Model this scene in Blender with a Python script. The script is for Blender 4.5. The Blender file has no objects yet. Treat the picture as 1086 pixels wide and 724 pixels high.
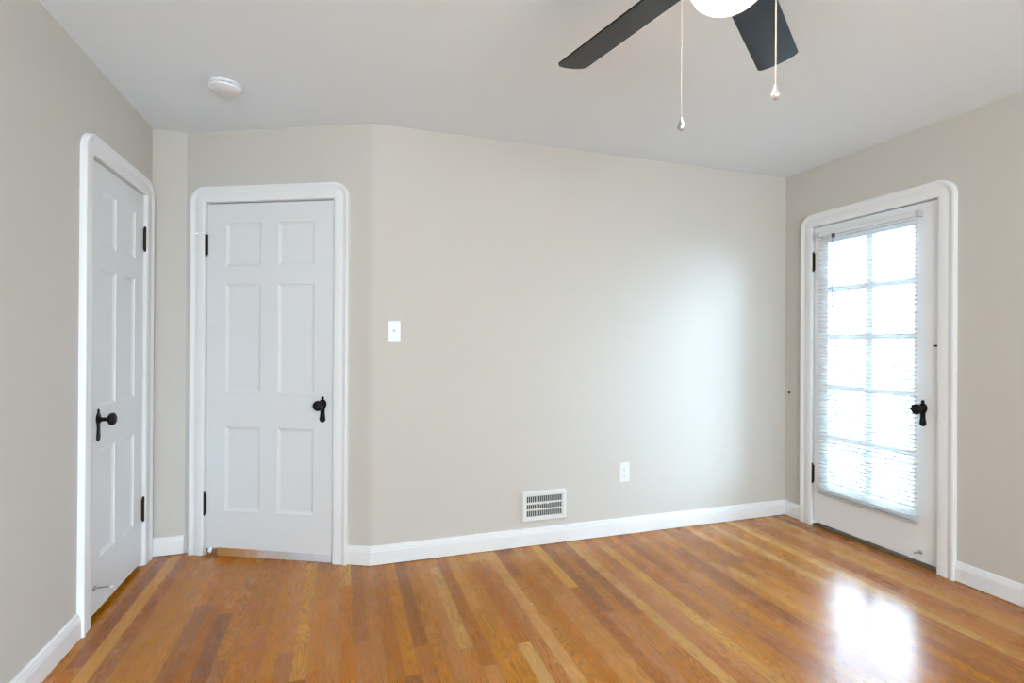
import bpy, bmesh, math, random
from mathutils import Vector, Matrix
random.seed(7)
SC = bpy.context.scene
COL = SC.collection

# ------------------------------------------------------------------ camera, world, lights, exposure
H = 2.44
XL, XR = -1.031, 3.068            # left and right wall
YM, YR, YF = 2.971, 3.463, -3.00  # main back wall, recessed back wall, wall behind the camera
XC, XD = -0.858, 0.1605           # ends of the angled wall
F, YAW, PITCH, ROLL, CH = 551.41, 0.3174, 0.0020, 0.0055, 1.2326

cam_data = bpy.data.cameras.new('camera')
cam = bpy.data.objects.new('camera', cam_data); COL.objects.link(cam)
cam_data.sensor_width = 36.0
cam_data.lens = F / 1086 * 36
cam_data.clip_start = 0.02
fw = Vector((math.sin(YAW) * math.cos(PITCH), math.cos(YAW) * math.cos(PITCH), math.sin(PITCH)))
r0 = Vector((math.cos(YAW), -math.sin(YAW), 0)); u0 = r0.cross(fw)
rt = math.cos(ROLL) * r0 + math.sin(ROLL) * u0
up = -math.sin(ROLL) * r0 + math.cos(ROLL) * u0
cam.matrix_world = Matrix(((rt.x, up.x, -fw.x, 0), (rt.y, up.y, -fw.y, 0), (rt.z, up.z, -fw.z, CH), (0, 0, 0, 1)))
SC.camera = cam

world = bpy.data.worlds.new('world'); SC.world = world; world.use_nodes = True
wn = world.node_tree.nodes; wl = world.node_tree.links
wbg = wn['Background']; wbg.inputs[0].default_value = (0.66, 0.80, 1.0, 1)
# hazy sky, much brighter on the side the glazed door looks to, with a broad glow round the veiled sun
SKY_BASE, SKY_EAST, SKY_GLOW, SKY_HIGH = 2.2, 3.0, 44.0, 27.0
GLOW_DIR = Vector((0.71, -0.64, 0.28)).normalized()
wtc = wn.new('ShaderNodeTexCoord')
def wdot(v, lo, hi, gain):
    d = wn.new('ShaderNodeVectorMath'); d.operation = 'DOT_PRODUCT'; wl.new(wtc.outputs['Generated'], d.inputs[0]); d.inputs[1].default_value = v
    r = wn.new('ShaderNodeMapRange'); r.interpolation_type = 'SMOOTHSTEP'; wl.new(d.outputs['Value'], r.inputs['Value'])
    r.inputs['From Min'].default_value = lo; r.inputs['From Max'].default_value = hi; r.inputs['To Min'].default_value = 0; r.inputs['To Max'].default_value = gain
    return r.outputs['Result']
wa = wn.new('ShaderNodeMath'); wa.operation = 'ADD'; wl.new(wdot((1, 0, 0), 0.0, 0.6, SKY_EAST), wa.inputs[0]); wl.new(wdot(GLOW_DIR, 0.80, 0.99, SKY_GLOW), wa.inputs[1])
wb_ = wn.new('ShaderNodeMath'); wb_.operation = 'ADD'; wl.new(wa.outputs[0], wb_.inputs[0]); wl.new(wdot(Vector((0.72, 0.50, 0.48)).normalized(), 0.84, 0.985, SKY_HIGH), wb_.inputs[1])
wc_ = wn.new('ShaderNodeMath'); wc_.operation = 'ADD'; wl.new(wb_.outputs[0], wc_.inputs[0]); wc_.inputs[1].default_value = SKY_BASE
wl.new(wc_.outputs[0], wbg.inputs[1])

def area(name, loc, rot, sx, sy, watts, color):
    d = bpy.data.lights.new(name, 'AREA'); d.shape = 'RECTANGLE'; d.size = sx; d.size_y = sy
    d.energy = watts; d.color = color
    o = bpy.data.objects.new(name, d); COL.objects.link(o); o.location = loc; o.rotation_euler = rot
    return o
# high sun from behind the house: it lights the paving outside the glazed door, not the room
sd_ = bpy.data.lights.new('sun', 'SUN'); sd_.energy = 50; sd_.angle = math.radians(4); sd_.color = (0.95, 0.98, 1.0)
so = bpy.data.objects.new('sun', sd_); COL.objects.link(so); so.location = (-2, 0, 8); so.rotation_euler = (0, math.radians(-15), 0)
# daylight coming through the window behind the camera
WX0, WX1, WZ0, WZ1 = -0.8, 2.0, 0.5, 2.2
area('window_daylight', ((WX0 + WX1) / 2, YF - 0.16, (WZ0 + WZ1) / 2), (math.radians(102), 0, 0),
     WX1 - WX0 - 0.1, WZ1 - WZ0 - 0.1, 165, (0.885, 0.958, 1.0))

vs = SC.view_settings
vs.view_transform = 'Standard'; vs.look = 'None'; vs.gamma = 1.0; vs.use_curve_mapping = False
vs.exposure = 0.14
SC.cycles.max_bounces = 12; SC.cycles.diffuse_bounces = 8; SC.cycles.transparent_max_bounces = 24

# ------------------------------------------------------------------ materials
def mat(name, col, rough=0.5, metal=0.0, spec=0.5, bump=0.0, bscale=200.0, var=0.0, coat=0.0):
    m = bpy.data.materials.new(name); m.use_nodes = True
    n, l = m.node_tree.nodes, m.node_tree.links
    b = n['Principled BSDF']
    b.inputs['Base Color'].default_value = (*col, 1); b.inputs['Roughness'].default_value = rough
    b.inputs['Metallic'].default_value = metal; b.inputs['Specular IOR Level'].default_value = spec
    b.inputs['Coat Weight'].default_value = coat
    tc = n.new('ShaderNodeTexCoord')
    if var > 0:
        t = n.new('ShaderNodeTexNoise'); t.inputs['Scale'].default_value = 3.0; t.inputs['Detail'].default_value = 4
        l.new(tc.outputs['Object'], t.inputs['Vector'])
        mr = n.new('ShaderNodeMapRange'); mr.inputs['To Min'].default_value = 1 - var; mr.inputs['To Max'].default_value = 1 + var
        l.new(t.outputs['Fac'], mr.inputs['Value'])
        mx = n.new('ShaderNodeVectorMath'); mx.operation = 'SCALE'; mx.inputs[0].default_value = col
        l.new(mr.outputs['Result'], mx.inputs['Scale']); l.new(mx.outputs['Vector'], b.inputs['Base Color'])
    if bump > 0:
        t = n.new('ShaderNodeTexNoise'); t.inputs['Scale'].default_value = bscale; t.inputs['Detail'].default_value = 3
        l.new(tc.outputs['Object'], t.inputs['Vector'])
        bp = n.new('ShaderNodeBump'); bp.inputs['Strength'].default_value = bump; bp.inputs['Distance'].default_value = 0.002
        l.new(t.outputs['Fac'], bp.inputs['Height']); l.new(bp.outputs['Normal'], b.inputs['Normal'])
    return m

M = {}
M['wall'] = mat('greige_wall_paint', (0.59, 0.562, 0.52), 0.62, spec=0.3, bump=0.12, bscale=120, var=0.012)
M['ceiling'] = mat('ceiling_paint', (0.80, 0.88, 0.94), 0.8, spec=0.2, bump=0.1, bscale=90, var=0.01)
M['trim'] = mat('white_trim_paint', (0.80, 0.81, 0.825), 0.35, spec=0.45, bump=0.05, bscale=60)
M['door'] = mat('white_door_paint', (0.72, 0.74, 0.755), 0.38, spec=0.45, bump=0.08, bscale=45)
M['bronze'] = mat('dark_bronze', (0.012, 0.009, 0.009), 0.42, metal=0.35, spec=0.22, bump=0.1, bscale=150, var=0.3)
M['hinge'] = mat('aged_brown_hinge_metal', (0.030, 0.019, 0.012), 0.45, metal=0.4, spec=0.25, bump=0.2, bscale=200, var=0.4)
M['satin'] = mat('worn_satin_metal', (0.86, 0.86, 0.88), 0.42, metal=1.0, bump=0.25, bscale=60)
M['chrome'] = mat('worn_chrome', (0.72, 0.73, 0.75), 0.22, metal=1.0, bump=0.03)
M['threshold'] = mat('dark_worn_threshold', (0.15, 0.095, 0.055), 0.7, spec=0.2, bump=0.5, bscale=80, var=0.4)
M['plastic'] = mat('white_plastic', (0.76, 0.77, 0.79), 0.3, bump=0.02)
M['slot'] = mat('dark_slot', (0.05, 0.05, 0.055), 0.6, var=0.1)
M['ventpaint'] = mat('white_enamel', (0.74, 0.74, 0.73), 0.4, bump=0.05)
M['ventdark'] = mat('dark_duct', (0.018, 0.018, 0.022), 0.7, spec=0.2, var=0.2)
M['blade'] = mat('espresso_fan_blade', (0.010, 0.007, 0.005), 0.2, spec=0.24, bump=0.02, bscale=90, var=0.15)
M['nickel'] = mat('brushed_nickel', (0.55, 0.54, 0.52), 0.3, metal=1.0, bump=0.03)
M['chain'] = mat('pale_chain', (0.50, 0.45, 0.36), 0.35, metal=0.5)
M['fob'] = mat('clear_fob', (0.7, 0.7, 0.72), 0.12, metal=0.6)
M['rubber'] = mat('white_rubber', (0.75, 0.75, 0.74), 0.6, bump=0.05)
M['porch'] = mat('pale_concrete', (0.66, 0.77, 0.88), 0.8, bump=0.3, bscale=60, var=0.06)
M['wand'] = mat('clear_grey_wand', (0.34, 0.36, 0.38), 0.3)
M['steel'] = mat('bright_steel', (0.38, 0.38, 0.39), 0.3, metal=0.9)
M['greyrail'] = mat('grey_white_rail', (0.50, 0.50, 0.495), 0.4, bump=0.02)
M['fleck'] = mat('paper_white', (0.85, 0.85, 0.85), 0.7, var=0.05)

# glowing glass bowl of the fan lamp
m = bpy.data.materials.new('frosted_lamp_glass'); m.use_nodes = True
b = m.node_tree.nodes['Principled BSDF']
b.inputs['Base Color'].default_value = (0.9, 0.87, 0.8, 1); b.inputs['Roughness'].default_value = 0.4
b.inputs['Emission Color'].default_value = (1.0, 0.86, 0.60, 1); b.inputs['Emission Strength'].default_value = 4.0
M['lamp'] = m

# window glass: clear with a fresnel mirror
m = bpy.data.materials.new('window_glass'); m.use_nodes = True
n, l = m.node_tree.nodes, m.node_tree.links
n.remove(n['Principled BSDF'])
tr = n.new('ShaderNodeBsdfTransparent'); tr.inputs[0].default_value = (0.93, 0.97, 0.97, 1)
gl = n.new('ShaderNodeBsdfGlossy'); gl.inputs['Roughness'].default_value = 0.02
fr = n.new('ShaderNodeFresnel'); fr.inputs[0].default_value = 1.3
mx = n.new('ShaderNodeMixShader'); l.new(fr.outputs[0], mx.inputs[0]); l.new(tr.outputs[0], mx.inputs[1]); l.new(gl.outputs[0], mx.inputs[2])
l.new(mx.outputs[0], n['Material Output'].inputs[0]); M['glass'] = m

# translucent blind slats
m = bpy.data.materials.new('blind_vinyl'); m.use_nodes = True
n, l = m.node_tree.nodes, m.node_tree.links
b = n['Principled BSDF']; b.inputs['Base Color'].default_value = (0.82, 0.82, 0.82, 1); b.inputs['Roughness'].default_value = 0.4
tl = n.new('ShaderNodeBsdfTranslucent'); tl.inputs[0].default_value = (0.8, 0.86, 0.9, 1)
mx = n.new('ShaderNodeMixShader'); mx.inputs[0].default_value = 0.18
l.new(b.outputs[0], mx.inputs[1]); l.new(tl.outputs[0], mx.inputs[2]); l.new(mx.outputs[0], n['Material Output'].inputs[0]); M['slat'] = m

# oak strip floor
def oak():
    m = bpy.data.materials.new('oak_strip_floor'); m.use_nodes = True
    n, l = m.node_tree.nodes, m.node_tree.links
    b = n['Principled BSDF']
    def val(x):
        v = n.new('ShaderNodeValue'); v.outputs[0].default_value = x; return v.outputs[0]
    def mth(op, a, c=None, d=None):
        k = n.new('ShaderNodeMath'); k.operation = op
        for i, s in enumerate((a, c, d)):
            if s is None: continue
            if isinstance(s, (int, float)): k.inputs[i].default_value = s
            else: l.new(s, k.inputs[i])
        return k.outputs[0]
    def comb(x, y, z):
        k = n.new('ShaderNodeCombineXYZ')
        for i, s in enumerate((x, y, z)):
            if isinstance(s, (int, float)): k.inputs[i].default_value = s
            else: l.new(s, k.inputs[i])
        return k.outputs[0]
    def noise(vec, scale, detail=3, rough=0.5, dist=0.0):
        k = n.new('ShaderNodeTexNoise'); k.inputs['Scale'].default_value = scale; k.inputs['Detail'].default_value = detail
        k.inputs['Roughness'].default_value = rough; k.inputs['Distortion'].default_value = dist
        l.new(vec, k.inputs['Vector']); return k.outputs['Fac']
    def white(vec):
        k = n.new('ShaderNodeTexWhiteNoise'); k.noise_dimensions = '3D'; l.new(vec, k.inputs['Vector'])
        s = n.new('ShaderNodeSeparateColor'); l.new(k.outputs['Color'], s.inputs[0]); return s.outputs
    tc = n.new('ShaderNodeTexCoord'); sp = n.new('ShaderNodeSeparateXYZ'); l.new(tc.outputs['Object'], sp.inputs[0])
    X, Y = sp.outputs[0], sp.outputs[1]
    W = 0.0575
    u = mth('DIVIDE', X, W); row = mth('FLOOR', u); fu = mth('FRACT', u)
    wr = white(comb(row, 3.7, 1.3))
    LB = mth('MULTIPLY_ADD', wr[0], 1.1, 0.75)
    v = mth('ADD', mth('DIVIDE', Y, LB), mth('MULTIPLY', wr[1], 9.0)); seg = mth('FLOOR', v); fv = mth('FRACT', v)
    wb = white(comb(row, seg, 5.1)); wb2 = white(comb(row, seg, 9.9))
    # board tone
    ramp = n.new('ShaderNodeValToRGB'); cr = ramp.color_ramp; cr.interpolation = 'LINEAR'
    cols = [(0.0, (0.250, 0.078, 0.016)), (0.15, (0.400, 0.132, 0.025)), (0.5, (0.480, 0.170, 0.031)), (0.84, (0.530, 0.202, 0.040)), (1.0, (0.640, 0.320, 0.085))]
    cr.elements[0].position, cr.elements[0].color = 0.0, (*cols[0][1], 1)
    cr.elements[1].position, cr.elements[1].color = 1.0, (*cols[-1][1], 1)
    for p, c in cols[1:-1]:
        e = cr.elements.new(p); e.color = (*c, 1)
    l.new(wb[0], ramp.inputs[0])
    # cathedral rings
    lx = mth('SUBTRACT', fu, mth('MULTIPLY_ADD', wb[1], 0.8, 0.1))
    wob = noise(comb(mth('MULTIPLY', X, 9.0), mth('MULTIPLY', Y, 1.6), mth('MULTIPLY', wb[2], 40.0)), 1.6, 2, 0.45)
    g = mth('ADD', mth('MULTIPLY', Y, mth('MULTIPLY_ADD', wb2[0], 10.0, -5.0)), mth('MULTIPLY', mth('MULTIPLY', lx, lx), 7.0))
    g = mth('ADD', g, mth('MULTIPLY', wob, 15.0))
    ring = mth('MULTIPLY_ADD', mth('SINE', mth('MULTIPLY', g, 6.2832)), 0.5, 0.5)
    ring = mth('POWER', ring, 2.4)
    amp = mth('MULTIPLY_ADD', wb2[1], 0.36, 0.10)
    # fine fibres along the board
    fib = noise(comb(mth('MULTIPLY', X, 420.0), mth('MULTIPLY', Y, 9.0), mth('MULTIPLY', wb[1], 30.0)), 1.0, 3, 0.6)
    mott = noise(comb(mth('MULTIPLY', X, 30.0), mth('MULTIPLY', Y, 4.0), mth('MULTIPLY', wb[0], 30.0)), 1.0, 3, 0.5)
    shade = mth('SUBTRACT', 1.0, mth('MULTIPLY', ring, amp))
    shade = mth('MULTIPLY', shade, mth('MULTIPLY_ADD', fib, 0.40, 0.82))
    shade = mth('MULTIPLY', shade, mth('MULTIPLY_ADD', mott, 0.34, 0.85))
    # joints
    ed = mth('MINIMUM', fu, mth('SUBTRACT', 1.0, fu))
    gap = mth('LESS_THAN', ed, 0.014)
    endd = mth('MULTIPLY', mth('MINIMUM', fv, mth('SUBTRACT', 1.0, fv)), LB)
    gap = mth('MAXIMUM', gap, mth('LESS_THAN', endd, 0.0009))
    shade = mth('MULTIPLY', shade, mth('SUBTRACT', 1.0, mth('MULTIPLY', gap, 0.42)))
    sc = n.new('ShaderNodeVectorMath'); sc.operation = 'SCALE'; l.new(ramp.outputs[0], sc.inputs[0]); l.new(shade, sc.inputs['Scale'])
    hs = n.new('ShaderNodeHueSaturation'); l.new(sc.outputs[0], hs.inputs['Color'])
    l.new(mth('MULTIPLY_ADD', wb[2], 0.008, 0.498), hs.inputs['Hue']); l.new(mth('MULTIPLY_ADD', wb2[2], 0.12, 0.98), hs.inputs['Saturation'])
    l.new(hs.outputs[0], b.inputs['Base Color'])
    big = noise(comb(mth('MULTIPLY', X, 1.0), mth('MULTIPLY', Y, 0.6), 0.0), 6.0, 4, 0.6)
    l.new(mth('ADD', mth('MULTIPLY_ADD', big, 0.16, 0.15), mth('MULTIPLY', fib, 0.08)), b.inputs['Roughness'])
    b.inputs['Specular IOR Level'].default_value = 0.42; b.inputs['Specular Tint'].default_value = (1.0, 0.90, 0.78, 1)
    b.inputs['Coat Weight'].default_value = 0.06; b.inputs['Coat Roughness'].default_value = 0.16
    hgt = mth('SUBTRACT', mth('MULTIPLY', fib, 0.1), gap)
    hgt = mth('ADD', hgt, mth('MULTIPLY', wb[0], 0.15))
    bp = n.new('ShaderNodeBump'); bp.inputs['Strength'].default_value = 0.12; bp.inputs['Distance'].default_value = 0.0012
    l.new(hgt, bp.inputs['Height']); l.new(bp.outputs[0], b.inputs['Normal'])
    return m
M['oak'] = oak()

# strip with painted reflections: tan floor at hinge end, pale daylight toward latch end
m = mat('strip_painted_reflection', (0.6, 0.6, 0.6), 0.35, metal=0.25, bump=0.3, bscale=40)
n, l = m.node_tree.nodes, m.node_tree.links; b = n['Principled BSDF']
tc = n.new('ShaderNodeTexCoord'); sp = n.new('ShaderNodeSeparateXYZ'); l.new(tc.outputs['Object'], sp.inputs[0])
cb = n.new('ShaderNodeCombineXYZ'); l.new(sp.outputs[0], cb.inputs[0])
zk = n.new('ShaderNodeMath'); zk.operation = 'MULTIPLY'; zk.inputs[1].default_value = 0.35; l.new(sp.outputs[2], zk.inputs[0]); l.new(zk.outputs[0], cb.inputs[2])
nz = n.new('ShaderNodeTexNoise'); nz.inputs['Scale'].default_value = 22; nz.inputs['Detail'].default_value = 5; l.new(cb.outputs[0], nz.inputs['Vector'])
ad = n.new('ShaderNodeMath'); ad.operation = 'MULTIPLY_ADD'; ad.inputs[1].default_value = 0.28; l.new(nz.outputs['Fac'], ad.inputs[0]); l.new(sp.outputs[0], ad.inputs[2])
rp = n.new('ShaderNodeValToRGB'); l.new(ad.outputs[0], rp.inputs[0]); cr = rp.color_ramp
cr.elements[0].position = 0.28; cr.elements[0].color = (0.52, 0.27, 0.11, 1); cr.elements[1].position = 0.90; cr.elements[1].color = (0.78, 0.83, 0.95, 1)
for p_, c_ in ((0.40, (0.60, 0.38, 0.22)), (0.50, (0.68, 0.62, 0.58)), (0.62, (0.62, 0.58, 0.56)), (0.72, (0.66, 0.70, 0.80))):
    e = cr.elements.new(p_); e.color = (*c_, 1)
l.new(rp.outputs[0], b.inputs['Base Color']); M['strip_reflection'] = m

# ------------------------------------------------------------------ helpers
def tag(o, label=None, cat=None, group=None, kind=None):
    if label: o['label'] = label
    if cat: o['category'] = cat
    if group: o['group'] = group
    if kind: o['kind'] = kind
    return o

def empty(name, loc=(0, 0, 0), rz=0.0, **k):
    o = bpy.data.objects.new(name, None); COL.objects.link(o); o.location = loc; o.rotation_euler = (0, 0, rz)
    o.empty_display_size = 0.05
    return tag(o, **k)

def build(name, bm, m, parent=None, smooth=False, bevel=0.0, loc=None, rz=0.0, **k):
    bmesh.ops.remove_doubles(bm, verts=bm.verts, dist=1e-5)
    bmesh.ops.recalc_face_normals(bm, faces=bm.faces)
    me = bpy.data.meshes.new(name); bm.to_mesh(me); bm.free()
    for x in (m if isinstance(m, (list, tuple)) else [m]): me.materials.append(M[x])
    if smooth:
        for p in me.polygons: p.use_smooth = True
        me.set_sharp_from_angle(angle=math.radians(38))
    o = bpy.data.objects.new(name, me); COL.objects.link(o)
    if parent: o.parent = parent
    if loc: o.location = loc
    if rz: o.rotation_euler = (0, 0, rz)
    if bevel > 0:
        md = o.modifiers.new('bevel', 'BEVEL'); md.width = bevel; md.segments = 2; md.limit_method = 'ANGLE'; md.angle_limit = math.radians(40)
    return tag(o, **k)

def box(bm, x0, x1, y0, y1, z0, z1, M4=None):
    r = bmesh.ops.create_cube(bm, size=1.0)
    mt = Matrix.Translation(((x0 + x1) / 2, (y0 + y1) / 2, (z0 + z1) / 2)) @ Matrix.Diagonal((abs(x1 - x0), abs(y1 - y0), abs(z1 - z0), 1))
    if M4: mt = M4 @ mt
    bmesh.ops.transform(bm, matrix=mt, verts=r['verts'])
    return r['verts']

def lathe(bm, prof, M4=None, seg=32):
    """prof: (radius, height) along local z"""
    rings = []
    for r, z in prof:
        if r < 1e-6: rings.append([bm.verts.new((0, 0, z))])
        else: rings.append([bm.verts.new((r * math.cos(2 * math.pi * i / seg), r * math.sin(2 * math.pi * i / seg), z)) for i in range(seg)])
    for a, c in zip(rings, rings[1:]):
        for i in range(seg):
            j = (i + 1) % seg
            if len(a) == 1 and len(c) == 1: continue
            if len(a) == 1: bm.faces.new((a[0], c[i], c[j]))
            elif len(c) == 1: bm.faces.new((a[i], a[j], c[0]))
            else: bm.faces.new((a[i], a[j], c[j], c[i]))
    vs_ = [v for r in rings for v in r]
    for r in (rings[0], rings[-1]):
        if len(r) > 2: bm.faces.new(r)
    if M4: bmesh.ops.transform(bm, matrix=M4, verts=vs_)
    return vs_

def prism(bm, pts, h0, h1, M4=None):
    a = [bm.verts.new((x, y, h0)) for x, y in pts]; c = [bm.verts.new((x, y, h1)) for x, y in pts]
    bm.faces.new(list(reversed(a))); bm.faces.new(c)
    k = len(pts)
    for i in range(k): bm.faces.new((a[i], a[(i + 1) % k], c[(i + 1) % k], c[i]))
    if M4: bmesh.ops.transform(bm, matrix=M4, verts=a + c)

def rod(bm, p0, p1, r, seg=12, r2=None):
    p0, p1 = Vector(p0), Vector(p1); d = p1 - p0
    q = Vector((0, 0, 1)).rotation_difference(d).to_matrix().to_4x4()
    lathe(bm, [(0, 0), (r, 0), (r if r2 is None else r2, d.length), (0, d.length)], Matrix.Translation(p0) @ q, seg)

# lathe axis turned so that its height runs into the room (local -y)
INTO = Matrix.Rotation(math.radians(90), 4, 'X')

# wall frames: local x runs along the wall (left to right as seen), local -y into the room
ANG = math.atan2(YM - YR, XD - XC)
LA = math.hypot(XD - XC, YM - YR)
FR = {'back': ((0, YM, 0), 0.0), 'angled': ((XC, YR, 0), ANG), 'right': ((XR, YM, 0), -math.pi / 2),
      'left': ((XL, 0, 0), math.pi / 2), 'recess': ((0, YR, 0), 0.0), 'front': ((0, YF, 0), math.pi)}

def frame(k, u=0.0, z=0.0, y=0.0):
    (x, yy, _), a = FR[k]
    return (x + u * math.cos(a) - y * math.sin(a), yy + u * math.sin(a) + y * math.cos(a), z), a

# ------------------------------------------------------------------ structure
WT = 0.12
def wall(name, fr, u0, u1, openings=(), label=''):
    """openings: (ua, ub, za, zb)"""
    bm = bmesh.new()
    cuts = sorted({u0, u1} | {c for o in openings for c in o[:2]})
    for a, c in zip(cuts, cuts[1:]):
        op = [o for o in openings if o[0] <= a + 1e-6 and c <= o[1] + 1e-6]
        if not op: box(bm, a, c, 0, WT, 0, H)
        else:
            _, _, za, zb = op[0]
            if za > 0.001: box(bm, a, c, 0, WT, 0, za)
            if zb < H - 0.001: box(bm, a, c, 0, WT, zb, H)
    loc, rz = frame(fr)
    return build(name, bm, 'wall', loc=loc, rz=rz, kind='structure', label=label, category=None) if False else \
        tag(build(name, bm, 'wall', loc=loc, rz=rz), label, 'wall', kind='structure')

DH = 2.03      # head of the door openings
D1 = (2.688, 3.338)              # left closet door, along the left wall (u = Y)
D2_ = (0.127, 0.913)             # angled wall door
D3 = (YM - 2.735, YM - 1.948)    # glazed door on the right wall
bm = bmesh.new(); box(bm, XL - 0.8, XR + 0.12, YF - 0.12, YR + 0.9, -0.12, 0)
tag(build('floor', bm, 'oak'), 'glossy honey-coloured oak strip floor', 'floor', kind='structure')
bm = bmesh.new(); box(bm, XL - 0.8, XR + 0.12, YF - 0.12, YR + 0.9, H, H + 0.12)
tag(build('ceiling', bm, 'ceiling'), 'plain pale ceiling', 'ceiling', kind='structure')
wall('wall_left', 'left', YF, YR + WT, [(D1[0], D1[1], 0, DH)], 'greige wall on the left with the narrow panel door')
wall('wall_recess', 'recess', XL, XC, (), 'narrow greige wall strip between the two panel doors')
TC = 0.03   # the convex corner between angled and back wall is softly rounded
wall('wall_angled', 'angled', 0, LA - TC, [(D2_[0], D2_[1], 0, DH)], 'angled greige wall holding the wider panel door')
wall('wall_back', 'back', XD + TC, XR, (), 'long greige back wall with switch, outlet and vent')
wall('wall_right', 'right', -WT, YM - YF, [(D3[0], D3[1], 0, DH)], 'greige wall on the right with the glazed door')
wall('wall_front', 'front', -XR, -XL, [(-WX1, -WX0, WZ0, WZ1)], 'wall behind the camera with a wide window')

bm = bmesh.new()
ca, sa = math.cos(ANG), math.sin(ANG)
P0 = Vector((XD - TC * ca, YM - TC * sa)); P2 = Vector((XD + TC, YM)); PC = Vector((XD, YM))
arc = []
for i in range(13):
    q = i / 12; arc.append(tuple(P0 * (1 - q) ** 2 + PC * 2 * q * (1 - q) + P2 * q * q))
prism(bm, arc + [(XD + TC, YM + WT), (P0.x - sa * WT, P0.y + ca * WT)], 0, H)
tag(build('wall_corner', bm, 'wall', smooth=True), 'softly rounded wall corner between angled door wall and long wall', 'wall', kind='structure')

# small dark rooms behind the two panel doors
def closet(name, fr, u0, u1, depth, label):
    bm = bmesh.new()
    box(bm, u0 - 0.05, u0, WT, depth, 0, H); box(bm, u1, u1 + 0.05, WT, depth, 0, H); box(bm, u0 - 0.05, u1 + 0.05, depth, depth + 0.05, 0, H)
    loc, rz = frame(fr)
    tag(build(name, bm, 'wall', loc=loc, rz=rz), label, 'wall', kind='structure')
closet('wall_closet_left', 'left', D1[0] - 0.1, D1[1] + 0.1, 0.6, 'closet walls behind the left panel door')
closet('wall_closet_angled', 'angled', D2_[0] - 0.05, D2_[1] + 0.1, 0.55, 'closet walls behind the angled panel door')

# baseboards
BP = [(0, 0.0035), (0.017, 0.0035), (0.0165, 0.010), (0.0155, 0.074), (0.0135, 0.079), (0.0135, 0.085), (0.0105, 0.090), (0.009, 0.098), (0.005, 0.103), (0, 0.105)]
def baseboard(name, fr, u0, u1, m0=0.0, m1=0.0, label=''):
    """m0, m1: how far each end moves outward per unit of thickness (mitres)"""
    bm = bmesh.new()
    A = [bm.verts.new((u0 - m0 * t, -t, z)) for t, z in BP]; B = [bm.verts.new((u1 + m1 * t, -t, z)) for t, z in BP]
    k = len(BP)
    for i in range(k): bm.faces.new((A[i], A[(i + 1) % k], B[(i + 1) % k], B[i]))
    bm.faces.new(A); bm.faces.new(list(reversed(B)))
    loc, rz = frame(fr)
    tag(build(name, bm, 'trim', loc=loc, rz=rz), label, 'baseboard', kind='structure')
CW = 0.088
tq = math.tan(abs(ANG) / 2)
baseboard('baseboard_left', 'left', YF, D1[0] - CW, -1, 0, 'white baseboard along the left wall')
baseboard('baseboard_recess', 'recess', XL, XC, -1, -tq, 'short white baseboard between the two panel doors')
baseboard('baseboard_angled', 'angled', D2_[1] + CW, LA, 0, tq, 'short white baseboard right of the angled door')
baseboard('baseboard_back', 'back', XD, XR, tq, -1, 'long white baseboard under the back wall')
baseboard('baseboard_right_far', 'right', 0, D3[0] - CW, -1, 0, 'short white baseboard between corner and glazed door')
baseboard('baseboard_right_near', 'right', D3[1] + CW, YM - YF, 0, -1, 'white baseboard right of the glazed door')
baseboard('baseboard_front', 'front', -XR, -XL, -1, -1, 'white baseboard behind the camera')

# door casings: moulding turned round the upper corners
CP = [(0, 0), (0, 0.014), (0.003, 0.0170), (0.010, 0.0180), (0.050, 0.0195), (0.053, 0.0180), (0.056, 0.0185), (0.062, 0.0210), (0.066, 0.0215),
      (0.069, 0.0240), (0.075, 0.0262), (0.081, 0.0262), (0.086, 0.0240), (0.088, 0.0190), (0.088, 0)]
def casing(name, fr, u0, u1, zt, label):
    bm = bmesh.new(); st = [((u0, 0.0), (-1, 0)), ((u0, zt), (-1, 0))]
    NA = 14
    for i in range(1, NA + 1):
        a = math.pi - math.pi / 2 * i / NA; st.append(((u0, zt), (math.cos(a), math.sin(a))))
    st.append(((u1, zt), (0, 1)))
    for i in range(1, NA + 1):
        a = math.pi / 2 - math.pi / 2 * i / NA; st.append(((u1, zt), (math.cos(a), math.sin(a))))
    st.append(((u1, 0.0), (1, 0)))
    R = [[bm.verts.new((c[0] + d[0] * r, -t, c[1] + d[1] * r)) for r, t in CP] for c, d in st]
    k = len(CP)
    for A, B in zip(R, R[1:]):
        for i in range(k):
            q = (A[i], A[(i + 1) % k], B[(i + 1) % k], B[i])
            bm.faces.new(q)
    bm.faces.new(R[0]); bm.faces.new(list(reversed(R[-1])))
    bmesh.ops.dissolve_degenerate(bm, dist=1e-6, edges=bm.edges)
    # jamb lining inside the opening
    J = 0.0015
    box(bm, u0 - 0.001, u0 + J, 0.0, WT, 0, zt); box(bm, u1 - J, u1 + 0.001, 0.0, WT, 0, zt); box(bm, u0, u1, 0.0, WT, zt - J, zt + 0.001)
    # door stop behind the slab
    box(bm, u0, u0 + 0.012, 0.042, 0.06, 0, zt); box(bm, u1 - 0.012, u1, 0.042, 0.06, 0, zt); box(bm, u0, u1, 0.042, 0.06, zt - 0.012, zt)
    loc, rz = frame(fr)
    tag(build(name, bm, 'trim', loc=loc, rz=rz, smooth=True), label, 'door trim', kind='structure')
casing('trim_1', 'left', *D1, DH, 'white round-cornered casing of the narrow left door')
casing('trim_2', 'angled', *D2_, DH, 'white round-cornered casing of the angled wall door')
casing('trim_3', 'right', *D3, DH, 'white round-cornered casing of the glazed door')

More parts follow.
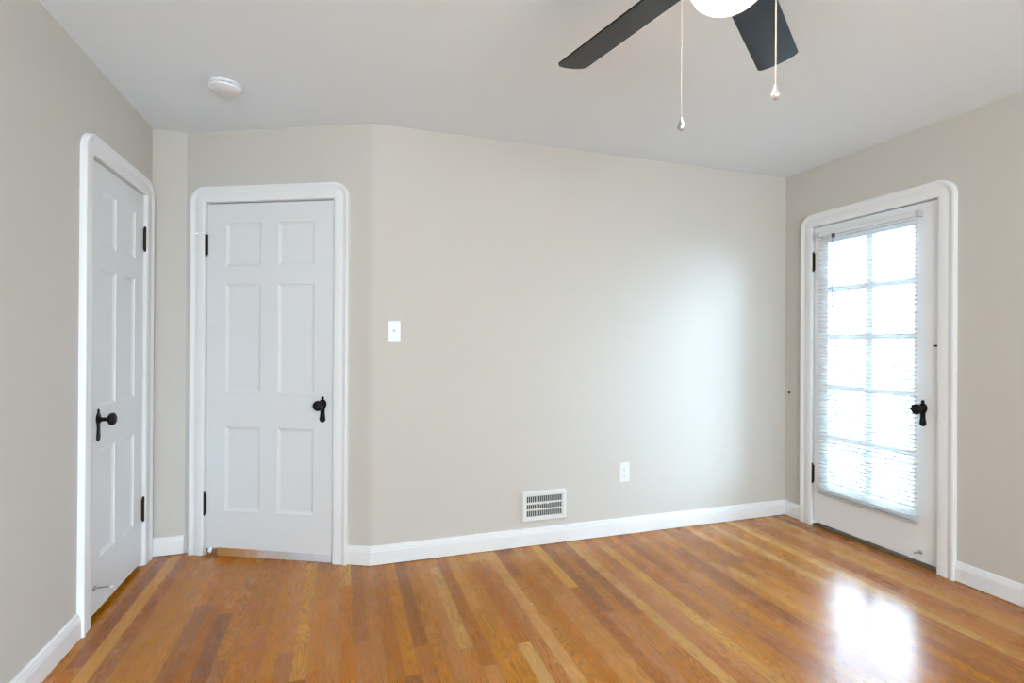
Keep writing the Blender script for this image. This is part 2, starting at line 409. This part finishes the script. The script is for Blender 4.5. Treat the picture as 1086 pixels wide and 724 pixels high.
# ------------------------------------------------------------------ doors
ROWS = [(0.257, 0.740), (0.937, 1.556), (1.663, 1.908)]
def panel_slab(w, zb, zt, cols, th=0.036, depth=0.0095, bev=0.019):
    """six panel slab, local x 0..w, front face at y=0 looking to -y"""
    bm = bmesh.new()
    xs = [0] + [c for p in cols for c in p] + [w]; zs = [zb] + [c for r in ROWS for c in r] + [zt]
    V = lambda x, y, z: bm.verts.new((x, y, z))
    for i in range(len(xs) - 1):
        for j in range(len(zs) - 1):
            x0, x1, z0, z1 = xs[i], xs[i + 1], zs[j], zs[j + 1]
            for s, y0 in ((1, 0.0), (-1, th)):
                if i % 2 == 1 and j % 2 == 1:
                    loops = [(0, 0), (0.002, 0.0035), (bev * 0.62, depth * 0.8), (bev, depth)]
                    rg = [[V(x0 + a, y0 + s * d, z0 + a), V(x1 - a, y0 + s * d, z0 + a), V(x1 - a, y0 + s * d, z1 - a), V(x0 + a, y0 + s * d, z1 - a)] for a, d in loops]
                    for A, B in zip(rg, rg[1:]):
                        for k in range(4): bm.faces.new((A[k], A[(k + 1) % 4], B[(k + 1) % 4], B[k]))
                    bm.faces.new(rg[-1])
                else: bm.faces.new((V(x0, y0, z0), V(x1, y0, z0), V(x1, y0, z1), V(x0, y0, z1)))
    for i in range(len(xs) - 1):
        for z in (zb, zt): bm.faces.new((V(xs[i], 0, z), V(xs[i + 1], 0, z), V(xs[i + 1], th, z), V(xs[i], th, z)))
    for j in range(len(zs) - 1):
        for x in (0, w): bm.faces.new((V(x, 0, zs[j]), V(x, th, zs[j]), V(x, th, zs[j + 1]), V(x, 0, zs[j + 1])))
    return bm

def hinge(parent, x, zc, y=-0.006, pin_stop=0):
    bm = bmesh.new()
    hh = 0.058
    for k in range(5):
        z0 = zc - hh + k * hh * 2 / 5
        lathe(bm, [(0, z0 + 0.0008), (0.0062, z0 + 0.0008), (0.0062, z0 + hh * 0.4 - 0.0008), (0, z0 + hh * 0.4 - 0.0008)], Matrix.Translation((x, y, 0)), 14)
    rod(bm, (x, y, zc - hh), (x, y, zc + hh), 0.0045)
    lathe(bm, [(0.004, zc + hh - 0.001), (0.0068, zc + hh + 0.001), (0.005, zc + hh + 0.004), (0.006, zc + hh + 0.008), (0.0035, zc + hh + 0.012), (0, zc + hh + 0.013)], Matrix.Translation((x, y, 0)), 14)
    lathe(bm, [(0, zc - hh - 0.011), (0.004, zc - hh - 0.009), (0.006, zc - hh - 0.004), (0.004, zc - hh + 0.001)], Matrix.Translation((x, y, 0)), 14)
    box(bm, x - 0.011, x + 0.011, y + 0.004, y + 0.0062, zc - hh, zc + hh)
    h = build('hinge', bm, 'hinge', parent, smooth=True)
    if pin_stop:
        bm = bmesh.new()
        lathe(bm, [(0.0065, 0), (0.0085, 0), (0.0085, 0.012), (0.0065, 0.012)], Matrix.Translation((x, y, zc + hh + 0.001)), 14)
        rod(bm, (x, y - 0.006, zc + hh + 0.008), (x - 0.030, y - 0.030, zc + hh + 0.002), 0.0022)
        rod(bm, (x - 0.028, y - 0.028, zc + hh + 0.0024), (x - 0.038, y - 0.036, zc + hh + 0.0006), 0.0048)
        build('pin_stop', bm, 'chrome', h, smooth=True, label='silver hinge pin door stop')
    return h

def knob_set(parent, x, zc, keyside=1):
    # escutcheon outline: finial, round shoulder, long flared tail with a pointed tip
    half = [(0.0, 0.048), (0.006, 0.046), (0.0085, 0.040), (0.007, 0.034), (0.0055, 0.031), (0.012, 0.028), (0.0195, 0.020), (0.023, 0.010), (0.023, -0.001),
            (0.019, -0.012), (0.0140, -0.022), (0.0125, -0.034), (0.0135, -0.052), (0.0165, -0.070), (0.0185, -0.080), (0.0165, -0.088), (0.009, -0.096), (0.0, -0.098)]
    pts = half + [(-a, c) for a, c in reversed(half[1:-1])]
    bm = bmesh.new()
    T = Matrix.Translation((x, 0, zc)) @ INTO
    # INTO maps local z (height) to -y and local y to z
    prism(bm, pts, 0.0, 0.003, T)
    prism(bm, [(a * 0.84, c * 0.93) for a, c in pts], 0.003, 0.0048, T)
    lathe(bm, [(0.016, 0.0045), (0.0155, 0.008), (0.011, 0.011), (0.0105, 0.012)], T, 24)
    k = build('door_handle', bm, 'bronze', parent, smooth=True)
    bm = bmesh.new()
    lathe(bm, [(0, 0.008), (0.0105, 0.008), (0.009, 0.018), (0.0088, 0.030), (0.011, 0.036), (0.019, 0.040), (0.0265, 0.046), (0.029, 0.053), (0.0275, 0.060), (0.020, 0.066), (0.009, 0.0685), (0, 0.069)], T, 36)
    build('knob', bm, 'bronze', k, smooth=True)
    bm = bmesh.new()
    lathe(bm, [(0, 0.004), (0.0035, 0.004), (0.0035, 0.0052), (0, 0.0052)], T @ Matrix.Translation((0, -0.058, 0)), 14)
    box(bm, -0.0016, 0.0016, -0.070, -0.058, 0.004, 0.0052, T)
    build('keyhole', bm, 'slot', k)
    return k

def door_stop(parent, x, z, L=0.072):
    bm = bmesh.new(); T = Matrix.Translation((x, 0, z)) @ INTO
    lathe(bm, [(0, 0), (0.0115, 0), (0.0115, 0.002), (0.0075, 0.006), (0.004, 0.008), (0.0036, L - 0.010), (0, L - 0.010)], T, 20)
    s = build('door_stop', bm, 'steel', parent, smooth=True, label='silver rod door stop')
    bm = bmesh.new()
    lathe(bm, [(0, L - 0.012), (0.0058, L - 0.012), (0.0072, L - 0.008), (0.0072, L - 0.002), (0.005, L), (0, L)], T, 18)
    build('rubber_tip', bm, 'rubber', s, smooth=True, label='white rubber tip')

G = 0.0042
# door 1, left wall
loc, rz = frame('left', D1[0] + G + 0.004)
W1 = D1[1] - D1[0] - 2 * G - 0.008
t = empty('door_1', loc, rz, label='narrow white six-panel closet door in the left wall', cat='door', kind='structure')
o1 = D1[0] + G + 0.004
build('slab', panel_slab(W1, 0.024, DH - 0.008, [(2.818 - o1, 2.974 - o1), (3.058 - o1, 3.214 - o1)]), 'door', t)
hinge(t, W1 + 0.006, 1.787); hinge(t, W1 + 0.006, 0.308)
knob_set(t, 2.775 - o1 + 0.012, 0.878)
door_stop(t, 2.757 - o1, 0.138)

# door 2, angled wall
loc, rz = frame('angled', D2_[0] + G + 0.004)
W2 = D2_[1] - D2_[0] - 2 * G - 0.008
o2 = D2_[0] + G + 0.004
t = empty('door_2', loc, rz, label='white six-panel door in the angled wall with dark knob', cat='door', kind='structure')
build('slab', panel_slab(W2, 0.040, DH - 0.009, [(0.251 - o2, 0.469 - o2), (0.573 - o2, 0.793 - o2)]), 'door', t)
hinge(t, -0.007, 1.787, pin_stop=1); hinge(t, -0.007, 0.292)
knob_set(t, 0.846 - o2, 0.878)
# metal strip along the bottom edge, its reflection painted on
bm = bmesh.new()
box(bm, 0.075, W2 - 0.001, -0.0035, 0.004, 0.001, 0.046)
sw = build('door_sweep', bm, 'strip_reflection', t, bevel=0.0006, label='shiny metal strip along the bottom edge')
bm = bmesh.new()
box(bm, 0.036, 0.072, -0.012, 0.002, 0.004, 0.046); box(bm, 0.020, 0.040, -0.020, -0.004, 0.018, 0.044)
rod(bm, (0.03, -0.03, 0.03), (0.03, -0.004, 0.03), 0.006)
build('catch_bracket', bm, 'chrome', t, bevel=0.001, label='small silver catch at the bottom hinge corner')

# door 3, glazed, right wall
loc, rz = frame('right', D3[0] + G + 0.004)
W3 = D3[1] - D3[0] - 2 * G - 0.008
o3 = D3[0] + G + 0.004
t = empty('door_3', loc, rz, label='white glazed exterior door with ten panes and a blind', cat='door', kind='structure')
gx0, gx1 = YM - 2.622 - o3, YM - 2.078 - o3; gz0, gz1 = 0.29, 1.905
mv = YM - 2.345 - o3
HZ = [0.625, 0.955, 1.282, 1.600]
bm = bmesh.new(); TH = 0.042; zb = 0.030; zt = DH - 0.008
box(bm, 0, gx0, 0, TH, zb, zt); box(bm, gx1, W3, 0, TH, zb, zt); box(bm, gx0, gx1, 0, TH, zb, gz0); box(bm, gx0, gx1, 0, TH, gz1, zt)
build('slab', bm, 'trim', t)
bm = bmesh.new()
box(bm, mv - 0.022, mv + 0.022, 0.004, TH - 0.004, gz0, gz1)
for z in HZ: box(bm, gx0, gx1, 0.0045, TH - 0.0045, z - 0.017, z + 0.017)
build('muntin', bm, 'trim', t, bevel=0.003)
bm = bmesh.new(); box(bm, gx0, gx1, TH / 2 - 0.002, TH / 2 + 0.002, gz0, gz1)
build('pane', bm, 'glass', t)
hinge(t, -0.007, 1.794); hinge(t, -0.007, 0.352)
knob_set(t, YM - 2.028 - o3, 0.878)
door_stop(t, YM - 2.040 - o3, 0.080)
bm = bmesh.new()
box(bm, W3 - 0.008, W3 + 0.010, -0.008, 0.0, 1.222, 1.232); rod(bm, (W3 - 0.004, -0.004, 1.227), (W3 - 0.004, -0.018, 1.227), 0.004)
build('latch_hook', bm, 'bronze', t, bevel=0.001)
# threshold
loc, rz = frame('right', D3[0])
bm = bmesh.new()
box(bm, 0.005, D3[1] - D3[0] - 0.005, -0.004, WT, 0, 0.014); box(bm, 0.005, D3[1] - D3[0] - 0.005, 0.0, 0.004, 0.013, 0.017)
tag(build('door_threshold', bm, 'threshold', loc=loc, rz=rz, bevel=0.002), 'dark worn threshold under the glazed door', 'threshold', kind='structure')

# storm door outside the glazed door
loc, rz = frame('right', D3[0], y=WT - 0.02)
t = empty('storm_door', loc, rz, label='white framed storm door just outside the glazed door', cat='door')
WS = D3[1] - D3[0]
bm = bmesh.new()
box(bm, 0.005, 0.085, 0, 0.03, 0.03, 2.02); box(bm, WS - 0.085, WS - 0.005, 0, 0.03, 0.03, 2.02)
box(bm, 0.085, WS - 0.085, 0, 0.03, 1.935, 2.02); box(bm, 0.085, WS - 0.085, 0, 0.03, 0.03, 0.28)
build('frame', bm, 'trim', t, bevel=0.002)
bm = bmesh.new()
for a in ((0.085, 0.088, 0.28, 1.935), (WS - 0.088, WS - 0.085, 0.28, 1.935), (0.085, WS - 0.085, 1.932, 1.935), (0.085, WS - 0.085, 0.28, 0.283)):
    box(bm, a[0], a[1], 0.008, 0.011, a[2], a[3])
build('gasket', bm, 'slot', t, label='thin dark gasket')
bm = bmesh.new(); box(bm, 0.085, WS - 0.085, 0.013, 0.016, 0.28, 1.935)
build('pane', bm, 'glass', t)

# ------------------------------------------------------------------ mini blind on the glazed door
bx0, bx1 = YM - 2.668, YM - 2.036
loc, rz = frame('right', bx0)
BW = bx1 - bx0
t = empty('window_blind', loc, rz, label='white mini blind lowered over the glass of the right door', cat='blind')
bm = bmesh.new()
box(bm, -0.004, BW + 0.004, -0.042, -0.016, 1.948, 1.973)
build('headrail', bm, 'plastic', t, bevel=0.003)
bm = bmesh.new()
for s in (0.0, BW):
    bm = bmesh.new(); box(bm, s - 0.008, s + 0.008, -0.045, 0.0, 1.944, 1.977)
    build('bracket', bm, 'greyrail', t, bevel=0.001)
bm = bmesh.new(); pitch = 0.0235; z = 0.262; k = 0
TILT = math.radians(22)
while z < 1.945:
    n_ = 5; prev = None
    for i in range(n_):
        s = (i / (n_ - 1) - 0.5)
        yy = -0.029 + s * 0.025 * math.cos(TILT); zz = z - s * 0.025 * math.sin(TILT) * -1 + 0.0022 * (1 - 4 * s * s)
        cur = [bm.verts.new((0.002, yy, zz)), bm.verts.new((BW - 0.002, yy, zz)), bm.verts.new((BW - 0.002, yy, zz - 0.0004)), bm.verts.new((0.002, yy, zz - 0.0004))]
        if prev:
            for q in range(4): bm.faces.new((prev[q], prev[(q + 1) % 4], cur[(q + 1) % 4], cur[q]))
        else: bm.faces.new(cur)
        prev = cur
    bm.faces.new(list(reversed(prev)))
    k += 1; z += pitch if k > 5 else 0.006 if k < 4 else 0.014
build('slats', bm, 'slat', t)
bm = bmesh.new(); box(bm, -0.001, BW + 0.001, -0.040, -0.020, 0.236, 0.250)
rl = build('bottom_rail', bm, 'greyrail', t, bevel=0.003)
for fx in (0.13, 0.5, 0.87):
    bm = bmesh.new()
    for yy in (-0.0425, -0.0155): rod(bm, (BW * fx, yy, 0.246), (BW * fx, yy, 1.95), 0.0006, 6)
    build('ladder_cord', bm, 'plastic', t)
bm = bmesh.new(); wx = YM - 2.545 - bx0
rod(bm, (wx, -0.056, 1.925), (wx + 0.003, -0.058, 1.465), 0.0032, 8)
wd = build('tilt_wand', bm, 'wand', t, smooth=True)
bm = bmesh.new(); box(bm, wx - 0.005, wx + 0.005, -0.060, -0.040, 1.925, 1.95)
build('wand_hook', bm, 'slot', wd, bevel=0.001)

# ------------------------------------------------------------------ window behind the camera
loc, rz = frame('front', -WX1)
t = empty('window_1', loc, rz, label='wide white window behind the camera', cat='window', kind='structure')
ww = WX1 - WX0; bm = bmesh.new()
for a in ((0, 0.05, WZ0, WZ1), (ww - 0.05, ww, WZ0, WZ1), (ww / 2 - 0.025, ww / 2 + 0.025, WZ0, WZ1), (0, ww, WZ0, WZ0 + 0.05), (0, ww, WZ1 - 0.05, WZ1)):
    box(bm, a[0], a[1], 0.02, 0.08, a[2], a[3])
build('window_frame', bm, 'trim', t)
bm = bmesh.new(); box(bm, 0.05, ww - 0.05, 0.045, 0.05, WZ0 + 0.05, WZ1 - 0.05); build('pane', bm, 'glass', t)

# ------------------------------------------------------------------ ceiling fan with lamp
FX, FY = 0.900, 1.048
fan = empty('ceiling_fan', (FX, FY, H), 0, label='dark-bladed ceiling fan with a glowing bowl lamp and pull chains', cat='ceiling fan')
def fl(z): return z - H
bm = bmesh.new(); lathe(bm, [(0, 0), (0.075, 0), (0.078, -0.02), (0.066, -0.045), (0.03, -0.06), (0, -0.06)], None, 40)
build('canopy', bm, 'nickel', fan, smooth=True)
bm = bmesh.new(); lathe(bm, [(0, -0.055), (0.05, -0.055), (0.105, -0.075), (0.128, -0.11), (0.130, -0.16), (0.115, -0.195), (0.085, -0.215), (0.075, -0.235), (0.0, -0.235)], None, 48)
build('motor_housing', bm, 'nickel', fan, smooth=True)
bm = bmesh.new(); lathe(bm, [(0, -0.23), (0.062, -0.23), (0.066, -0.26), (0.066, -0.30), (0.094, -0.300), (0.096, -0.312), (0.0, -0.312)], None, 44)
build('switch_housing', bm, 'nickel', fan, smooth=True)
bm = bmesh.new()
lathe(bm, [(0.088, -0.308), (0.092, -0.318), (0.089, -0.334), (0.079, -0.352), (0.062, -0.367), (0.038, -0.377), (0.015, -0.381), (0, -0.3815)], None, 48)
build('lamp_shade', bm, 'lamp', fan, smooth=True, label='glowing frosted glass bowl')
# the lamp's own light spills from the bowl
ld = bpy.data.lights.new('fan_lamp', 'POINT'); ld.energy = 4; ld.color = (1.0, 0.84, 0.60); ld.shadow_soft_size = 0.10
lo = bpy.data.objects.new('fan_lamp', ld); COL.objects.link(lo); lo.parent = fan; lo.location = (0, 0, -0.50)

def blade_outline():
    # along x from 0.175 to 0.642; half width grows slightly; rounded corners, gently bowed tip
    R, r0_, w0, w1 = 0.642, 0.165, 0.0575, 0.0635
    pts = [(r0_, -w0 * 0.62), (r0_ + 0.03, -w0)]
    cr_ = 0.020
    pts.append((R - cr_, -w1))
    for i in range(1, 6):
        a = -math.pi / 2 + i / 6 * math.radians(78); pts.append((R - 0.006 - cr_ + cr_ * math.cos(a), -w1 + cr_ + cr_ * math.sin(a)))
    for i in range(0, 9):
        s = -1 + 2 * i / 8; yy = s * (w1 - cr_ * 0.9); pts.append((R + 0.001 - 0.006 * s * s, yy))
    for i in range(1, 6):
        a = math.radians(12) + i / 6 * math.radians(78); pts.append((R - 0.006 - cr_ + cr_ * math.cos(a), w1 - cr_ + cr_ * math.sin(a)))
    pts += [(R - cr_, w1), (r0_ + 0.03, w0), (r0_, w0 * 0.62)]
    return pts
PB = -0.191
bmb = bmesh.new(); prism(bmb, blade_outline(), -0.003, 0.003)
bmi = bmesh.new()
prism(bmi, [(0.07, -0.016), (0.12, -0.011), (0.16, -0.022), (0.215, -0.034), (0.235, -0.020), (0.24, 0.0), (0.235, 0.020), (0.215, 0.034), (0.16, 0.022), (0.12, 0.011), (0.07, 0.016)], 0.003, 0.007)
first = None
for ang in (102.8, 34.9, -39.5, -111.0, 174.6):
    if first is None:
        bl = build('blade', bmb, 'blade', fan, bevel=0.001); bi = build('blade_arm', bmi, 'nickel', bl, bevel=0.0008); first = (bl, bi)
    else:
        bl = first[0].copy(); bi = first[1].copy(); COL.objects.link(bl); COL.objects.link(bi); bl.parent = fan; bi.parent = bl
    bl.location = (0, 0, 2.20 - H)
    bl.matrix_local = Matrix.Translation((0, 0, 2.20 - H)) @ Matrix.Rotation(math.radians(ang), 4, 'Z') @ Matrix.Rotation(PB, 4, 'X')

rv = Vector((math.cos(YAW), -math.sin(YAW), 0)); fv_ = Vector((math.sin(YAW), math.cos(YAW), 0))
def pull_chain(off, ztop, zbot, bead, glassy, clasp):
    p = rv * off[0] + fv_ * off[1]
    bm = bmesh.new()
    # short arm from the fitter to the chain
    d = p.normalized()
    rod(bm, (d.x * 0.05, d.y * 0.05, fl(ztop) + 0.002), (p.x, p.y, fl(ztop)), 0.003)
    z = ztop
    rod(bm, (p.x, p.y, fl(zbot + 0.03)), (p.x, p.y, fl(ztop)), bead * 0.35, 6)
    while z > zbot + 0.03:
        lathe(bm, [(0, -bead), (bead * 0.75, -bead * 0.6), (bead, 0), (bead * 0.75, bead * 0.6), (0, bead)], Matrix.Translation((p.x, p.y, fl(z))), 8)
        z -= bead * 2.5
    if clasp: rod(bm, (p.x, p.y, fl(clasp) - 0.006), (p.x, p.y, fl(clasp) + 0.006), bead * 1.5, 8)
    c = build('pull_chain', bm, 'chain', fan, smooth=True)
    bm = bmesh.new(); q = 1.0 if glassy else 0.9
    lathe(bm, [(0, 0), (0.006 * q, 0.001), (0.0102 * q, 0.006), (0.0105 * q, 0.011), (0.0075 * q, 0.020), (0.004 * q, 0.028), (0.0028 * q, 0.034), (0, 0.034)], Matrix.Translation((p.x, p.y, fl(zbot))), 24)
    build('fob', bm, 'fob' if glassy else 'nickel', c, smooth=True, label='clear teardrop fob' if glassy else 'small nickel fob')
pull_chain((-0.109, 0.02), 2.125, 1.762, 0.0010, False, 1.98)
pull_chain((0.094, -0.045), 2.125, 1.812, 0.0022, True, 2.06)

# ------------------------------------------------------------------ smoke detector
bm = bmesh.new()
lathe(bm, [(0, 0), (0.066, 0), (0.068, -0.003), (0.068, -0.010), (0.0655, -0.0125), (0.061, -0.0125), (0.061, -0.0170), (0.070, -0.0170), (0.0715, -0.020), (0.069, -0.028), (0.060, -0.034), (0.040, -0.037), (0, -0.038)], None, 56)
for i in range(14):
    a = 2 * math.pi * i / 14
    box(bm, 0.058, 0.0675, -0.004, 0.004, -0.0175, -0.012, Matrix.Rotation(a, 4, 'Z'))
sd = empty('smoke_detector', (-0.525, 2.745, H), label='round white smoke detector on the ceiling above the left doors', cat='smoke detector')
build('body', bm, 'plastic', sd, smooth=True)
bm = bmesh.new(); lathe(bm, [(0.0605, -0.0128), (0.0622, -0.0128), (0.0622, -0.0167), (0.0605, -0.0167)], None, 56)
build('smoke_slot', bm, 'slot', sd, smooth=True, label='dark slot round the rim')
bm = bmesh.new(); lathe(bm, [(0, 0), (0.007, 0), (0.0065, -0.0025), (0, -0.003)], Matrix.Translation((0.035, -0.02, -0.0355)), 16)
build('test_button', bm, 'ventpaint', sd, smooth=True)

# ------------------------------------------------------------------ switch, outlet, vent, nail
def plate(bm, w, h, t=0.0055):
    a = [(-w / 2, -h / 2), (w / 2, -h / 2), (w / 2, h / 2), (-w / 2, h / 2)]
    prism(bm, a, 0, t * 0.5, INTO); prism(bm, [(x * (1 - 0.004 / abs(x)), y * (1 - 0.004 / abs(y))) for x, y in a], t * 0.5, t, INTO)
loc, rz = frame('back', 0.281, 1.293)
t = empty('light_switch', loc, rz, label='white toggle light switch on the back wall beside the angled door', cat='light switch')
bm = bmesh.new(); plate(bm, 0.070, 0.114); build('wall_plate', bm, 'plastic', t, bevel=0.001)
bm = bmesh.new(); box(bm, -0.006, 0.006, -0.0062, 0, -0.013, 0.013); build('toggle_slot', bm, 'ventpaint', t, bevel=0.0005)
bm = bmesh.new(); box(bm, -0.0045, 0.0045, -0.017, -0.004, -0.005, 0.005, Matrix.Rotation(math.radians(-25), 4, 'X')); build('toggle', bm, 'plastic', t, bevel=0.001)
for zz in (0.030, -0.030):
    bm = bmesh.new(); lathe(bm, [(0, 0.005), (0.003, 0.005), (0.0025, 0.0066), (0, 0.007)], Matrix.Translation((0, 0, zz)) @ INTO, 12); build('screw', bm, 'ventpaint', t, smooth=True)

loc, rz = frame('back', 1.744, 0.397)
t = empty('wall_outlet', loc, rz, label='white duplex outlet low on the back wall right of the vent', cat='outlet')
bm = bmesh.new(); plate(bm, 0.078, 0.124); build('wall_plate', bm, 'plastic', t, bevel=0.001)
for zz in (0.0195, -0.0195):
    bm = bmesh.new(); pts = [(0.0165 * math.cos(a) , max(-0.0135, min(0.0135, 0.0175 * math.sin(a)))) for a in [2 * math.pi * i / 28 for i in range(28)]]
    prism(bm, pts, 0.0, 0.0068, Matrix.Translation((0, 0, zz)) @ INTO)
    rcp = build('receptacle', bm, 'plastic', t)
    bm = bmesh.new()
    box(bm, -0.0075, -0.0050, -0.0072, -0.006, zz - 0.002, zz + 0.0065); box(bm, 0.0050, 0.0072, -0.0072, -0.006, zz - 0.001, zz + 0.006)
    lathe(bm, [(0, 0.006), (0.0026, 0.006), (0.0026, 0.0072), (0, 0.0072)], Matrix.Translation((0, 0, zz - 0.0075)) @ INTO, 10)
    build('slots', bm, 'slot', rcp)
bm = bmesh.new(); lathe(bm, [(0, 0.005), (0.003, 0.005), (0.0025, 0.0066), (0, 0.007)], INTO, 12); build('screw', bm, 'ventpaint', t, smooth=True)

loc, rz = frame('back', 1.187, 0.237)
t = empty('wall_vent', loc, rz, label='white louvred heating register low on the back wall', cat='vent')
VW, VH, GW, GH = 0.292, 0.184, 0.232, 0.122
bm = bmesh.new()
def ring(bm, w0, h0, y0, w1, h1, y1):
    A = [bm.verts.new((sx * w0 / 2, y0, sz * h0 / 2)) for sx, sz in ((-1, -1), (1, -1), (1, 1), (-1, 1))]
    B = [bm.verts.new((sx * w1 / 2, y1, sz * h1 / 2)) for sx, sz in ((-1, -1), (1, -1), (1, 1), (-1, 1))]
    for i in range(4): bm.faces.new((A[i], A[(i + 1) % 4], B[(i + 1) % 4], B[i]))
ring(bm, VW, VH, 0, VW, VH, -0.006); ring(bm, VW, VH, -0.006, VW - 0.016, VH - 0.016, -0.014); ring(bm, VW - 0.016, VH - 0.016, -0.014, GW + 0.006, GH + 0.006, -0.013); ring(bm, GW + 0.006, GH + 0.006, -0.013, GW, GH, -0.009); ring(bm, GW, GH, -0.009, GW, GH, 0)
build('frame', bm, 'ventpaint', t)
bm = bmesh.new(); box(bm, -GW / 2, GW / 2, -0.0015, 0.0, -GH / 2, GH / 2); build('backing', bm, 'ventdark', t, label='dark duct behind the grille')
bm = bmesh.new()
NS = 19
for i in range(NS + 1):
    x = -GW / 2 + GW * i / NS
    box(bm, x - 0.0018, x + 0.0018, -0.0095, -0.0075, -GH / 2, GH / 2)
for zz in (0.0195, -0.0205): box(bm, -GW / 2, GW / 2, -0.0105, -0.0065, zz - 0.0045, zz + 0.0045)
build('grille', bm, 'ventpaint', t)
bm = bmesh.new()
box(bm, -GW / 2, 0.025, -0.0125, -0.0098, 0.013, 0.026); box(bm, 0.012, 0.026, -0.020, -0.010, 0.012, 0.022)
box(bm, -0.008, 0.016, -0.024, -0.018, 0.018, 0.024, Matrix.Rotation(math.radians(-30), 4, 'Y') @ Matrix.Translation((-0.012, 0, 0.006)))
build('damper_lever', bm, 'ventpaint', t, bevel=0.0008)

loc, rz = frame('right', YM - 2.927, 0.885)
bm = bmesh.new(); lathe(bm, [(0, 0), (0.0035, 0), (0.0035, 0.006), (0.0085, 0.0075), (0.009, 0.010), (0.006, 0.013), (0, 0.014)], INTO, 16)
tag(build('wall_peg', bm, 'hinge', loc=loc, rz=rz, smooth=True), 'tiny dark peg in the right wall near the corner', 'peg')

# latch strikes on the casings
for fr, u in (('angled', D2_[1] - 0.0045),):
    loc, rz = frame(fr, u, 0.878)
    bm = bmesh.new(); box(bm, -0.0005, 0.0015, -0.002, 0.03, -0.03, 0.03)
    tag(build('strike_plate', bm, 'hinge', loc=loc, rz=rz, bevel=0.0004), 'thin dark strike plate on the right jamb of the angled door', 'strike plate')

# tiny white fleck on the boards
bm = bmesh.new(); prism(bm, [(-0.006, -0.003), (0.001, -0.005), (0.007, 0.001), (0.002, 0.006), (-0.003, 0.003)], 0.0, 0.002)
tag(build('paper_fleck', bm, 'fleck', loc=(0.86, 2.30, 0.0)), 'tiny white fleck lying on the oak floor', 'fleck')

# ------------------------------------------------------------------ outside the glazed door
bm = bmesh.new(); box(bm, XR + 0.12, XR + 14, -8, 14, -0.14, -0.04)
tag(build('porch_deck', bm, 'porch'), 'pale sunlit paving outside the glazed door', 'paving', kind='structure')
bm = bmesh.new(); rod(bm, (XR + 2.3, -1.0, 0.03), (XR + 2.3, 6.0, 0.03), 0.02, 12)
for y in (-0.8, 1.0, 2.8, 3.9, 5.6): box(bm, XR + 2.285, XR + 2.315, y - 0.02, y + 0.02, -0.04, 0.03)
tag(build('edging_rail', bm, 'slot'), 'thin dark low rail outside, seen between the blind slats', 'rail')
